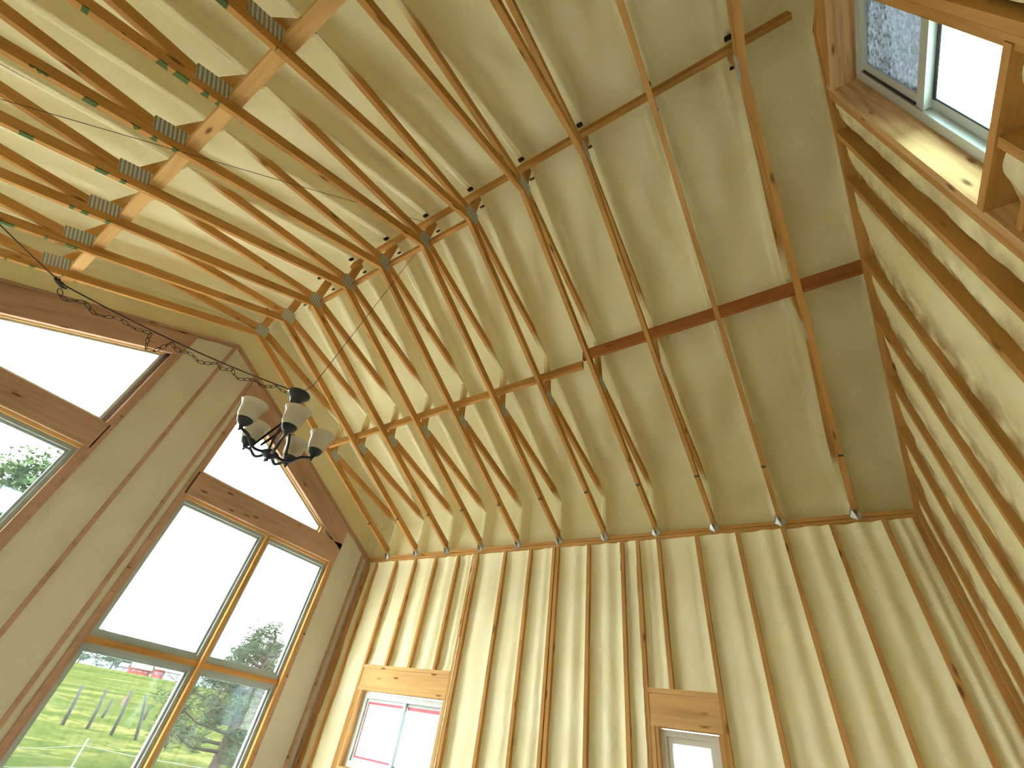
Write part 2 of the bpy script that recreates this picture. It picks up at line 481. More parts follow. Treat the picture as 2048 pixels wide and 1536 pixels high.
# ================================================================== window gable wall (left)
def mir(y): return 2 * YC - y
R_IN = lambda y: B(y) - .405               # lower edge of the rake beams
SILL = -3.0
cols = [(-.68, .2, [(ZB, None)]),
        (-1.03, -.68, [(ZB, SILL), (-.33, None)]),
        (-2.88, -1.03, [(ZB, SILL), (-.33, 0.0), (R_IN, None)]),
        (YC, -2.88, [(ZB, None)]), (mir(-2.88), YC, [(ZB, None)]),
        (mir(-1.03), mir(-2.88), [(ZB, SILL), (-.33, 0.0), (R_IN, None)]),
        (mir(-.68), mir(-1.03), [(ZB, SILL), (-.33, None)]),
        (YR - .2, mir(-.68), [(ZB, None)])]
wall_win = strips('wall_window', XL - .165, XL - .142, cols, 'siding', roof_top)
tag(wall_win, 'gable wall with tall windows, posts and flush sprayed foam', kind='structure')
def wl(name, y0, y1, z0, z1, mat='wood_glare', d0=0.0, d1=.14, parent=None):
    return box(name, (XL - d1, y0, z0), (XL - d0, y1, z1), mat, parent or wall_win)
def wl_slope(name, y0, y1, lo, hi, mat='wood_glare', d0=0.0, d1=.14, parent=None):
    return prism(name, [(y0, lo(y0)), (y1, lo(y1)), (y1, hi(y1)), (y0, hi(y0))], XL - d1, XL - d0, 'x', mat, parent or wall_win)
# centre stud and posts
def stud_l(y0, y1, mat='wood_glare', zlo=ZB, d0=0.0, top=.045):
    return wl_slope('stud', y0, y1, lambda y: zlo, lambda y: B(y) - top, mat, d0=d0)
stud_l(-3.492, -3.45)
stud_l(-3.062, -3.022, d0=.004); stud_l(-2.955, -2.918); 
wl('stud', -2.918, -2.88, ZB, -.31)
stud_l(-3.925, -3.885); wl('stud', -3.985, -3.925, ZB, -.31); wl('stud', -3.97, -3.925, -.02, R_IN(-3.95))
wl('stud', -2.918, -2.88, -.02, R_IN(-2.9))
# rake plates (two courses) on both slopes
for sgn in (1, -1):
    ye = 0.0 if sgn == 1 else YR
    for (a, b) in ((.0, .038), (.04, .0765)):
        prism('top_plate', [(YC, B(YC) - b), (ye, B(ye) - b), (ye, B(ye) - a), (YC, B(YC) - a)], XL - .14, XL - (0.0 if a == 0 else .006), 'x', 'wood_glare', wall_win)
# rake beams, transom beams
wl_slope('rake_beam', -3.02, -.6, lambda y: R_IN(y) + .0, lambda y: B(y) - .08, d0=-.012, d1=.05)
wl_slope('rake_beam', -6.3, -3.925, lambda y: R_IN(y), lambda y: B(y) - .08, d0=-.012, d1=.05)
wl_slope('rake_lining', -2.88, -1.0, lambda y: R_IN(y) - .012, lambda y: R_IN(y) + .028, 'wood_pale', d0=.05, d1=.14)
wl_slope('rake_lining', mir(-1.0), mir(-2.88), lambda y: R_IN(y) - .012, lambda y: R_IN(y) + .028, 'wood_pale', d0=.05, d1=.14)
wl('transom_beam', -2.9, -.6, -.31, -.02, d0=-.012, d1=.055)
wl('transom_beam', -6.3, -3.94, -.31, -.02, d0=-.012, d1=.055)
wl('head_lining', -2.88, -.68, -.345, -.31, 'wood_pale', d0=.03)
wl('head_lining', mir(-.68), -3.985, -.345, -.31, 'wood_pale', d0=.03)
wl('transom_lining', -2.88, -1.03, -.04, .0, 'wood_pale', d0=.055)
wl('transom_lining', mir(-1.03), mir(-2.88), -.04, .0, 'wood_pale', d0=.055)
# post on the right of the right unit, its king stud; mirrored post of the left unit
wl('stud', -.682, -.642, SILL - .04, -.31, 'wood'); stud_l(-.642, -.6, d0=.003)
wl('stud', mir(-.642), mir(-.682), SILL - .04, -.31, 'wood_pale'); stud_l(mir(-.6), mir(-.642))
# short studs beside the triangular panes
wl('stud', -1.03, -.99, .0, R_IN(-1.0), 'wood_pale', d0=.03)
wl('stud', mir(-.99), mir(-1.03), .0, R_IN(-1.0), 'wood_pale', d0=.03)
# pale jack boards beside the panes (reveals)
wl('stud', -1.748, -1.702, SILL - .04, -.345, 'wood')
wl('stud', mir(-1.702), mir(-1.748), SILL - .04, -.345, 'wood_pale')
for (a, b) in ((-2.88, -1.748), (-1.702, -.682), (mir(-.682), mir(-1.702)), (mir(-1.748), -3.985)):
    wl('cross_rail', a, b, -1.845, -1.79, 'wood', d0=.035)
    wl('sill_plate', a, b, SILL - .04, SILL, 'wood_pale', d0=-.01)
# corner studs
stud_l(-.166, -.128); stud_l(-.04, 0.02, d0=-.0)
stud_l(mir(-.128), mir(-.166)); 
# flush foam between the posts
def foam_l(y0, y1, zlo, top, rec=.018, nu=10, mat='foam_shaded'):
    nv = 90
    def fn(i, j):
        u = i / (nu - 1); v = j / (nv - 1)
        y = y0 + (y1 - y0) * u; zt = top(y); z = zlo + (zt - zlo) * v
        e = min(u, 1 - u) * abs(y1 - y0); e2 = (1 - v) * (zt - zlo)
        r = rec * (0.3 + 0.7 * sm(0, .06, e)) + .01 * sm(.03, .1, e2) - .012 * math.sin(math.pi * u)
        r += noise.noise(Vector((y * 4, z * 2.2, 5))) * .009 + noise.noise(Vector((y * 13, z * 10, 2))) * .004
        return (XL - max(r, -.006), y, z + Z0)
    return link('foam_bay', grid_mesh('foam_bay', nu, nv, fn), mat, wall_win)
tp = lambda y: B(y) - .07
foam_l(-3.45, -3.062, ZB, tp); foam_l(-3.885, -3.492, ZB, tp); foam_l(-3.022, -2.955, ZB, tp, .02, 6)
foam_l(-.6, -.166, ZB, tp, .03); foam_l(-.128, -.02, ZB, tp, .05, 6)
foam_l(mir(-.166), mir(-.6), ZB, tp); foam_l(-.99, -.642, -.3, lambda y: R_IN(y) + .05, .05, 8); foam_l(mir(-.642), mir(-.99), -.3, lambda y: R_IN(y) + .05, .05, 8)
# vertical foam filling the gable trusses above both gable walls
def gable_foam(xw, sgn, parent):
    nu, nv = 70, 9
    def fn(i, j):
        y = YR + (0 - YR) * i / (nu - 1); z = B(y) - .01 + (F(y) + .12 - B(y)) * j / (nv - 1)
        return (xw + sgn * (noise.noise(Vector((y * 3, z * 3, xw))) * .012), y, z + Z0)
    return link('gable_foam', grid_mesh('gable_foam', nu, nv, fn), 'foam', parent)
gable_foam(XL - .115, 1, wall_win)

# ---- windows of the gable wall
def frame4(parent, y0, y1, z0, z1, w, xa, xb, mat='vinyl', name='frame'):
    for nm, lo, hi in (('l', (xa, y0, z0), (xb, y0 + w, z1)), ('r', (xa, y1 - w, z0), (xb, y1, z1)), ('b', (xa, y0 + w, z0), (xb, y1 - w, z0 + w)), ('t', (xa, y0 + w, z1 - w), (xb, y1 - w, z1))):
        box(name, lo, hi, mat, parent)
WN = [0]
def window(loc, label):
    WN[0] += 1
    o = empty('window_%d' % WN[0], loc)
    tag(o, label, kind='structure'); return o
def bind(o, parent):
    for c in o: pass
def pane_unit(y0, y1, z0, z1, label, mat='glass'):
    w = window((0, 0, 0), label)
    frame4(w, y0, y1, z0, z1, .042, XL - .135, XL - .055, 'vinyl_shaded')
    frame4(w, y0 + .042, y1 - .042, z0 + .042, z1 - .042, .026, XL - .128, XL - .085, 'vinyl_shaded', name='sash')
    box('pane', (XL - .112, y0 + .06, z0 + .06), (XL - .106, y1 - .06, z1 - .06), mat, w)
    return w
pane_unit(-2.88, -1.748, -1.79, -.345, 'large upper left pane of the window bank nearest the side wall')
pane_unit(-1.702, -.682, -1.79, -.345, 'narrow upper right pane of the window bank nearest the side wall')
pane_unit(-2.88, -1.748, SILL, -1.845, 'lower left pane looking out on the fence posts')
pane_unit(-1.702, -.682, SILL, -1.845, 'lower right pane looking out on the dark pine')
pane_unit(mir(-1.748), -3.985, -1.79, -.345, 'upper pane of the window bank at the picture\'s left edge')
pane_unit(mir(-.682), mir(-1.702), -1.79, -.345, 'far upper pane of the left window bank')
pane_unit(mir(-1.748), -3.985, SILL, -1.845, 'lower pane of the left window bank')
pane_unit(mir(-.682), mir(-1.702), SILL, -1.845, 'far lower pane of the left window bank')
def tri_unit(sgn, label):
    f = (lambda y: y) if sgn == 1 else mir
    w = window((0, 0, 0), label)
    ya, yb = -2.88, -1.03
    t = lambda y: R_IN(y) - .012
    def pr(name, pts, xa, xb, mat):
        prism(name, [(f(y), z) for y, z in pts], xa, xb, 'x', mat, w)
    fw = .028
    pr('frame', [(ya, 0), (yb, 0), (yb, fw), (ya, fw)], XL - .135, XL - .08, 'vinyl')
    pr('frame', [(ya, fw), (ya + fw, fw), (ya + fw, t(ya + fw) - fw), (ya, t(ya) - fw)], XL - .135, XL - .08, 'vinyl')
    pr('frame', [(yb - fw, fw), (yb, fw), (yb, t(yb) - fw), (yb - fw, t(yb - fw) - fw)], XL - .135, XL - .08, 'vinyl')
    pr('frame', [(ya, t(ya) - fw), (yb, t(yb) - fw), (yb, t(yb)), (ya, t(ya))], XL - .135, XL - .08, 'vinyl')
    pr('pane', [(ya + .02, .02), (yb - .02, .02), (yb - .02, t(yb) - .03), (ya + .02, t(ya) - .03)], XL - .112, XL - .106, 'glass')
tri_unit(1, 'sloping gable pane directly behind the chandelier')
tri_unit(-1, 'sloping gable pane at the left edge above the transom beam')

# ================================================================== eave wall with studs (front)
W1 = (.33, 1.70, -2.47, -1.73)
W2 = (4.13, 4.625, -2.75, -1.73)
def eave_slab(name, xs, mat, ya, yb):
    vs, fs = [], []
    for x0, x1, spans in xs:
        for lo, hi in spans:
            n = len(vs)
            vs += [(x0, ya, lo + Z0), (x1, ya, lo + Z0), (x1, yb, lo + Z0), (x0, yb, lo + Z0), (x0, ya, hi + Z0), (x1, ya, hi + Z0), (x1, yb, hi + Z0), (x0, yb, hi + Z0)]
            fs += [tuple(n + q for q in f) for f in BOXF]
    me = bpy.data.meshes.new(name); me.from_pydata(vs, [], fs); return link(name, me, mat)
wall_eave = tag(eave_slab('wall_eave', [(XL - .16, W1[0], [(ZB, .68)]), (W1[0], W1[1], [(ZB, W1[2]), (W1[3], .68)]), (W1[1], W2[0], [(ZB, .68)]), (W2[0], W2[1], [(ZB, W2[2]), (W2[3], .68)]), (W2[1], XR + .2, [(ZB, .68)])], 'siding', .142, .165), 'eave side wall of bare studs and sprayed foam with two small windows', kind='structure')
for (a, b) in ((-.0365, 0), (-.0765, -.040)):
    box('top_plate', (XL, (0 if b == 0 else .007), a), (XR, .14, b), 'wood', wall_eave)
def es(x, z1=-.0765, z0=ZB, w=.038, d0=0.0, mat='wood', name='stud'):
    return box(name, (x - w / 2, d0, z0), (x + w / 2, .14, z1), mat, wall_eave)
HT, HB = -1.455, -1.73
studs = [-.213, .225, 1.739, 1.793, 2.251, 2.644, 2.985, 3.035, 3.450, 3.860, 4.045, 4.684, 5.080, 5.490, 5.885, 6.275]
for x in studs: es(x, mat='wood', d0=random.uniform(-.003, .004))
es(XR - .02, d0=.002); es(XL + .02, d0=.004)
for x in (.629, 1.035, 1.455): es(x, z0=HT, name='cripple_stud')
es(4.279, z0=HT, name='cripple_stud')
# trimmers beside the small windows
es(.264, HB, w=.036); es(.307, HB, w=.04, mat='wood_pale'); es(1.72, HB, w=.036, mat='wood_pale')
es(4.085, HB, w=.036, mat='wood_pale'); es(4.112, HB, w=.03, mat='wood_pale', d0=.01); es(4.645, HB, w=.036)
for (xa, xb) in ((.246, 1.72), (4.065, 4.664)):
    box('header_plate', (xa, -.002, -1.494), (xb, .14, HT), 'wood_pale', wall_eave)
    box('header', (xa, .004, -1.69), (xb, .14, -1.495), 'wood_pale', wall_eave)
    box('header_plate', (xa, -.001, HB), (xb, .14, -1.691), 'wood_pale', wall_eave)
box('sill_plate', (.326, -.012, -2.51), (1.70, .14, -2.47), 'wood_pale', wall_eave)
box('sill_plate', (4.13, -.012, -2.79), (4.625, .14, -2.75), 'wood_pale', wall_eave)
# pale foam beads squeezed out beside three studs
def bead(x, z0, z1, seed):
    pts = []
    n = 40
    for k in range(n):
        z = z0 + (z1 - z0) * k / (n - 1)
        pts.append((x + noise.noise(Vector((z * 6, seed, 0))) * .006, -.002, z + Z0))
    rr = [.005 + .011 * abs(noise.noise(Vector((k * .6, seed, 3)))) for k in range(n)]
    tube('foam_bead', pts, rr, 'foam_bead', wall_eave, seg=5)
bead(1.766, -2.75, -1.1, 1); bead(1.763, -.5, -.09, 4); bead(4.024, -2.75, -1.3, 2); bead(4.018, -1.15, -.35, 5); bead(3.838, -.4, -.1, 3)

def foam_e(x0, x1, z0, z1, k, deep=.055, nu=14):
    nv = max(12, int((z1 - z0) / .035))
    w = x1 - x0
    def fn(i, j):
        u = i / (nu - 1); v = j / (nv - 1)
        x = x0 + w * u; z = z0 + (z1 - z0) * v
        el = u * w; er = (1 - u) * w; et = (1 - v) * (z1 - z0); eb = v * (z1 - z0)
        r = deep * (0.55 + .3 * sm(0, .05, el)) * (0.35 + .75 * sm(-.01, .07, er)) + .012
        r -= .020 * math.exp(-((u - .55) / .2) ** 2)
        r -= deep * .5 * math.exp(-(et / .05) ** 2)
        r -= .02 * math.exp(-(eb / .05) ** 2)
        r += noise.noise(Vector((x * 5 + k, z * 1.6, k * 3.1))) * .014 + noise.noise(Vector((x * 14, z * 9, k))) * .006
        r += .006 * math.sin((u * 4.2 + .3 * k) * math.pi) * sm(0, .3, u)
        return (x, max(r, .004), z + Z0)
    return link('foam_bay', grid_mesh('foam_bay', nu, nv, fn), 'foam', wall_eave)
allst = [XL + .02] + studs + [XR - .02]
h = .019
tops = -.0765
ZL = -3.2
def fe(a, b, z0, z1, k, deep=.055): foam_e(a + h, b - h, z0, z1, k, deep, 14 if b - a > .2 else 6)
fe(XL + .02, -.213, ZL, tops, 0); fe(-.213, .225, ZL, tops, 1)
c = [.225, .629, 1.035, 1.455, 1.739]
for i in range(4): fe(c[i], c[i + 1], HT, tops, 2 + i, .075)
fe(1.793, 2.251, ZL, tops, 7, .06); fe(2.251, 2.644, ZL, tops, 8, .06); fe(2.644, 2.985, ZL, tops, 9, .06)
fe(3.035, 3.45, ZL, tops, 10); fe(3.45, 3.86, ZL, tops, 11); fe(3.86, 4.045, ZL, tops, 12, .05)
fe(4.045, 4.279, HT, tops, 13); fe(4.279, 4.684, HT, tops, 14)
fe(4.684, 5.08, ZL, tops, 15, .045); fe(5.08, 5.49, ZL, tops, 16, .04); fe(5.49, 5.885, ZL, tops, 17, .04); fe(5.885, 6.275, ZL, tops, 18, .035); fe(6.275, XR - .02, ZL, tops, 19, .02)
fe(.3, 1.7, ZL, -2.51, 20); fe(4.1, 4.66, ZL, -2.79, 21)

# small windows of the eave wall
w5 = window((0, 0, 0), 'small slider window with red tape, under the header by the corner')
def fr_e(parent, x0, x1, z0, z1, w, ya, yb, mat='vinyl', name='frame'):
    for lo, hi in (((x0, ya, z0), (x0 + w, yb, z1)), ((x1 - w, ya, z0), (x1, yb, z1)), ((x0 + w, ya, z0), (x1 - w, yb, z0 + w)), ((x0 + w, ya, z1 - w), (x1 - w, yb, z1))):
        box(name, lo, hi, mat, parent)
fr_e(w5, .345, 1.695, -2.465, -1.745, .06, .065, .13)
fr_e(w5, .405, 1.09, -2.405, -1.805, .03, .085, .115, name='sash')
fr_e(w5, 1.04, 1.635, -2.405, -1.805, .03, .1, .125, name='sash')
box('meeting_stile', (1.05, .07, -2.405), (1.09, .085, -1.805), 'vinyl', w5)
box('pane', (.43, .098, -2.38), (1.065, .102, -1.83), 'film_white', w5)
box('pane', (1.065, .110, -2.38), (1.61, .114, -1.83), 'film', w5)
for lo, hi in (((.436, .0945, -1.862), (1.058, .0965, -1.836)), ((1.10, .1065, -1.868), (1.604, .1085, -1.836)), ((.436, .0945, -2.374), (.450, .0965, -1.863)), ((.451, .0945, -2.374), (1.058, .0965, -2.354))):
    box('tape_strip', lo, hi, 'red_tape', w5)
w6 = window((0, 0, 0), 'small white window with wrinkled plastic, under the narrow header')
fr_e(w6, 4.138, 4.618, -2.745, -1.742, .045, .06, .13, 'vinyl_cream')
fr_e(w6, 4.183, 4.573, -2.7, -1.787, .04, .075, .12, 'vinyl_cream', 'sash')
box('pane', (4.22, .098, -2.67), (4.54, .102, -1.82), 'film', w6)
box('casing_strip', (4.618, .02, -2.6), (4.63, .06, -1.75), 'wood_glare', w6)

# ================================================================== right gable wall (close to the camera)
GY0, GY1, GZ0, GZ1 = -3.745, -3.162, -.2, 1.42
XO = XR + .19
wall_gable = strips('wall_gable', XO, XO + .025, [(GY1, .2, [(ZB, None)]), (YC, GY1, [(ZB, GZ0), (GZ1, None)]), (GY0, YC, [(ZB, GZ0), (GZ1, None)]), (YR - .2, GY0, [(ZB, None)])], 'siding', roof_top)
tag(wall_gable, 'dark gable wall of close studs and foam pillows with a high window', kind='structure')
def gs(y, z0=ZB, z1=None, w=.038, d0=0.0, d1=.14, mat='wood', name='stud'):
    tp_ = (lambda q: B(q) - .04) if z1 is None else (lambda q: z1)
    y0, y1 = y - w / 2, y + w / 2
    return prism(name, [(y0, z0), (y1, z0), (y1, tp_(y1)), (y0, tp_(y0))], XR + d0, XR + d1, 'x', mat, wall_gable, along=((y, z0), (y, z0 + 1)))
for sgn in (1, -1):
    ye = 0.0 if sgn == 1 else YR
    prism('top_plate', [(YC, B(YC) - .042), (ye, B(ye) - .042), (ye, B(ye)), (YC, B(YC))], XR - .004, XR + .19, 'x', 'wood', wall_gable)
gst = [-2.867, -2.585, -2.056, -1.624, -1.172, -.762, -.29]
for y in gst: gs(y, d0=random.uniform(-.004, .004))
gs(-3.142, d1=.19, w=.04, mat='wood_knotty'); gs(-3.101, w=.038, d1=.19, d0=.004)
gs(-3.766, d1=.19, w=.04); gs(-3.806, w=.038, d1=.19); gs(-.02, w=.04)
for y in (-4.2, -4.62, -5.03, -5.44, -5.85, -6.3): gs(y)
gs(YC, z1=GZ0 - .045, name='cripple_stud', d1=.19)
box('sill_plate', (XR - .006, GY0 - .02, GZ0 - .043), (XR + .19, GY1, GZ0), 'wood', wall_gable)
box('header', (XR - .002, GY0, GZ1), (XR + .19, GY1, GZ1 + .042), 'wood_knotty', wall_gable)
prism('header', [(GY0, GZ1 + .043), (GY1, GZ1 + .043), (GY1, B(GY1) - .042), (YC, B(YC) - .042), (GY0, B(GY0) - .042)], XR + .004, XR + .06, 'x', 'wood', wall_gable, along=((GY0, 0), (GY1, 0)))
box('blocking', (XR + .02, -3.43, -.42), (XR + .14, -3.162, -.385), 'wood', wall_gable)
# short blocks between studs by the rake
for (a, b, z) in ((-2.848, -2.604, 1.16), (-2.566, -2.075, .98), (-1.605, -1.19, .62), (-1.15, -.78, .38), (-.74, -.31, .16)):
    box('blocking', (XR + .05, a, z), (XR + .14, b, z + .05), 'wood', wall_gable)
def foam_g(y0, y1, k, z0=ZL, top=None, deep=.07):
    nu = 14 if y1 - y0 > .15 else 7
    nv = 100
    w = y1 - y0
    tf = top or (lambda q: B(q) - .042)
    def fn(i, j):
        u = i / (nu - 1); v = j / (nv - 1)
        y = y0 + w * u; zt = tf(y); z = z0 + (zt - z0) * v
        el = u * w; er = (1 - u) * w; et = (1 - v) * (zt - z0)
        wob = noise.noise(Vector((z * 2.5, k * 5.0, 0))) * .008
        dp = {0: .058, 1: .05, 20: .06, 21: .06}.get(k, .03)
        r = .010 + wob + dp * sm(.25, 1.0, u) ** 1.3 - .012 * math.exp(-((u - .3) / .22) ** 2)
        r += .03 * math.exp(-(et / .12) ** 2)
        r += noise.noise(Vector((y * 5, z * 2.5, k))) * .014 + noise.noise(Vector((y * 13, z * 11, k))) * .006
        return (XR + max(.006, r), y, z + Z0)
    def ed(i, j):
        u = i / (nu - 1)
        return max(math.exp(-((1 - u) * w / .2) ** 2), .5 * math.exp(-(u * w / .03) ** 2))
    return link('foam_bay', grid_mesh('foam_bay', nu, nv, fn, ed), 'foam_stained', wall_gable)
gg = [-3.082] + gst + [-.04]
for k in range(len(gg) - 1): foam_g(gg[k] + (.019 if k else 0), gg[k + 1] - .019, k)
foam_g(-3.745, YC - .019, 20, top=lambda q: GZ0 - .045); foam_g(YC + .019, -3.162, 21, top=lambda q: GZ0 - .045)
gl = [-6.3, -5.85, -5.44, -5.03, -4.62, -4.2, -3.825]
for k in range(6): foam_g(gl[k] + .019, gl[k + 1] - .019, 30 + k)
gable_foam(XR + .165, -1, wall_gable)

# high window of the right gable
w7 = window((0, 0, 0), 'high white window close by in the dark gable wall')
def fr_g(parent, y0, y1, z0, z1, w, xa, xb, mat='vinyl', name='frame'):
    frame4(parent, y0, y1, z0, z1, w, xa, xb, mat, name)
fr_g(w7, GY0 + .005, GY1 - .005, GZ0 + .003, GZ1 - .005, .05, XR + .125, XR + .19)
fr_g(w7, GY0 + .055, GY1 - .055, .60, GZ1 - .055, .05, XR + .138, XR + .165, name='sash')
fr_g(w7, GY0 + .055, GY1 - .055, GZ0 + .053, .66, .05, XR + .162, XR + .185, name='sash')
box('meeting_rail', (XR + .128, GY0 + .06, .585), (XR + .166, GY1 - .06, .655), 'vinyl', w7)
box('gasket', (XR + .160, GY0 + .1, .555), (XR + .164, GY1 - .1, .585), 'gasket', w7)
box('gasket', (XR + .160, GY1 - .112, GZ0 + .1), (XR + .164, GY1 - .104, .585), 'gasket', w7)
box('track_strip', (XR + .130, GY1 - .066, .68), (XR + .137, GY1 - .056, GZ1 - .09), 'gasket', w7)
box('pane', (XR + .148, GY0 + .1, .65), (XR + .152, GY1 - .1, GZ1 - .1), 'glass_mottled', w7)
box('pane', (XR + .172, GY0 + .1, GZ0 + .1), (XR + .176, GY1 - .1, .62), 'glass_specks', w7)

# ================================================================== rear eave wall (behind the camera)
RW = []
xs = [XL - .16]; spans = []
prev = XL - .16
for a, b in RW:
    spans.append((prev, a, [(ZB, .68)])); spans.append((a, b, [(ZB, -2.9), (-1.5, .68)])); prev = b
spans.append((prev, XR + .2, [(ZB, .68)]))
wall_rear = tag(eave_slab('wall_rear', spans, 'foam', YR - .165, YR - .02), 'rear side wall behind the viewer', kind='structure')
for a, b in RW:
    w = window((0, 0, 0), 'rear wall window behind the viewer')
    fr_e(w, a, b, -2.9, -1.5, .05, YR - .12, YR - .06)
    box('pane', (a + .04, YR - .09, -2.86), (b - .04, YR - .086, -1.54), 'glass', w)

# ================================================================== roof trusses
CH = 0.0998                                # vertical depth of a 2x4 chord on this slope
def mk(name, poly, along=None, hw=.019, lc0=None):
    return prism_me(name, poly, -hw, hw, 'x', along, 0.0, lc0)
def wall_y(t): return -t
truss_parts = []
def front(poly): return [(-t, z) for t, z in poly]
def rear(poly): return [(2 * YC + t, z) for t, z in poly]
def zB(t): return SL * t
TM = []
chord = [(0.005, zB(.005)), (3.45, zB(3.45)), (3.45, zB(3.45) + CH), (.005, CH)]
TM.append(('bottom_chord', mk('bottom_chord', front(chord)), 'wood'))
rc = [(3.45, zB(3.45)), (0.005, zB(.005)), (.005, CH), (3.45, zB(3.45) + CH)]
TM.append(('bottom_chord', mk('bottom_chord', rear(rc), lc0=0.0), 'wood_marked'))
J1 = (1.70, 1.425); P3 = (1.635, .93); J2 = (.03, .535); AP = (3.40, 1.86)
for side in (front, rear):
    for a, b, end in ((AP, J1, 10.0), (P3, (1.74, 1.50), 9.95), ((1.56, .915), J2, 9.8)):
        L_ = math.hypot(a[0] - b[0], a[1] - b[1])
        TM.append(('web', mk('web', side(member_poly(a, b, .089)), lc0=end - L_), 'wood_web'))
TM.append(('king_post', mk('king_post', [(YC - .0445, 1.83), (YC + .0445, 1.83), (YC + .0445, 2.36), (YC - .0445, 2.36)], ((YC, 1.8), (YC, 2.3))), 'wood'))
def plate_me(cy, cz, wy, wz, ang, s, clip=0.0):
    c_, s_ = math.cos(ang), math.sin(ang)
    hw, hz = wy / 2, wz / 2
    loc = [(-hw + clip, -hz), (hw - clip * .4, -hz), (hw, -hz + clip), (hw, hz - clip * .5), (hw - clip, hz), (-hw + clip * .3, hz), (-hw, hz - clip), (-hw, -hz + clip * .4)] if clip else [(-hw, -hz), (hw, -hz), (hw, hz), (-hw, hz)]
    poly = [(cy + a * c_ - b * s_, cz + a * s_ + b * c_) for a, b in loc]
    x0 = .0195 * s
    me = prism_me('connector_plate', poly, x0, x0 + .0022 * s, 'x', None, 0.0, 0.0)
    at = me.attributes['lc']
    at.data.foreach_set('vector', [q for _ in range(2) for a, b in loc for q in (a, b, 0.0)])
    return me
al = math.atan(SL)
for s in (1, -1):
    TM.append(('connector_plate', plate_me(YC + .01, 1.845, .165, .165, 0.12, s, .022), 'connector'))
    TM.append(('connector_plate', plate_me(-1.60, .905, .165, .105, -al, s), 'connector'))
    TM.append(('connector_plate', plate_me(-5.275, .965, .215, .125, al + .03, s, .02), 'connector'))
# dark plate corners peeping out of the foam at the ridge
for (dy, dz, wy, wz) in ((-.115, 2.20, .035, .10), (.105, 2.215, .03, .07)):
    TM.append(('ridge_plate', mk('ridge_plate', [(YC + dy - wy / 2, dz - wz / 2), (YC + dy + wy / 2, dz - wz * .3), (YC + dy + wy * .4, dz + wz / 2), (YC + dy - wy * .4, dz + wz * .3)], hw=.024), 'plate_dark'))
# green band across the chord near the plate
g0 = .56
TM.append(('paint_mark', prism_me('paint_mark', front([(g0, zB(g0) - .0012), (g0 + .02, zB(g0 + .02) - .0012), (g0 + .02, zB(g0 + .02) + .03), (g0, zB(g0) + .03)]), -.0197, .0197, 'x', None, 0.0), 'mark'))
def tie_me():
    vs = [(-.05, -.004, .005), (.05, -.004, .005), (.05, -.004, -.03), (0.0, -.006, -.066), (-.05, -.004, -.028), (-.024, -.004, .07), (.024, -.004, .07), (-.024, -.05, .055), (.024, -.05, .055), (-.022, -.05, .02), (.022, -.05, .02), (0, -.02, -.05)]
    fs = [(0, 1, 2, 3, 4), (0, 5, 6, 1), (0, 9, 7, 5), (1, 6, 8, 10), (4, 11, 9, 0), (2, 1, 10, 11), (3, 2, 11), (4, 3, 11)]
    me = bpy.data.meshes.new('hurricane_tie'); me.from_pydata(vs, [], fs); me.update(); return me
TM.append(('hurricane_tie', tie_me(), 'galv'))
ORD = ['first', 'second', 'third', 'fourth', 'fifth', 'sixth', 'seventh', 'eighth', 'ninth', 'tenth', 'last']
for nme, me, mt in TM: me.materials.append(M[mt])
for i in range(11):
    root = empty('roof_truss', (TX[i], 0, Z0))
    lab = ('%s roof truss counted from the tall window gable' % ORD[i]) if i < 10 else 'roof truss nearest the dark gable wall with the high window'
    tag(root, lab, 'roof truss', 'parallel-chord trusses under the foam ceiling')
    for nme, me, mt in TM:
        o = bpy.data.objects.new(nme, me); COL.objects.link(o); o.parent = root

# ---- bracing boards
def brace(name, lo, hi, mat, label):
    return tag(box(name, lo, hi, mat), label, 'brace')
def brace_tilt(pa, pb, hz, hy, mat, label):
    """board from pa to pb running in x, height hz, depth hy"""
    vs = []
    for p in (pa, pb):
        for dy, dz in ((-hy / 2, -hz / 2), (hy / 2, -hz / 2), (hy / 2, hz / 2), (-hy / 2, hz / 2)):
            vs.append((p[0], p[1] + dy, p[2] + dz + Z0))
    me = bpy.data.meshes.new('brace')
    me.from_pydata(vs, [], [(3, 2, 1, 0), (4, 5, 6, 7), (0, 1, 5, 4), (1, 2, 6, 5), (2, 3, 7, 6), (3, 0, 4, 7)])
    s = seed3(); lc_attr(me, [(v[0] + s, v[1] + s, v[2]) for v in vs]); me.update()
    return tag(link('brace', me, mat), label, 'brace')
brace_tilt((2.24, -3.516, 2.10), (6.47, -3.516, 2.075), .115, .038, 'wood', 'long upper ridge brace running right to the dark gable wall')
brace_tilt((1.0, -3.385, 1.885), (3.62, -3.385, 1.885), .089, .038, 'wood', 'lower ridge brace beside the king posts above the chandelier wire')
brace_tilt((1.85, -3.516, 2.08), (2.02, -3.516, 2.08), .10, .038, 'wood', 'short block of ridge bracing at the left end of the ridge')
brace_tilt((-.12, -1.757, 1.0), (4.13, -1.757, 1.095), .10, .036, 'wood', 'pale mid-slope brace on the window end of the trusses')
brace_tilt((4.13, -1.757, 1.235), (6.66, -1.757, 1.275), .14, .036, 'wood_brown', 'dark brown mid-slope brace ending at the high-window gable')
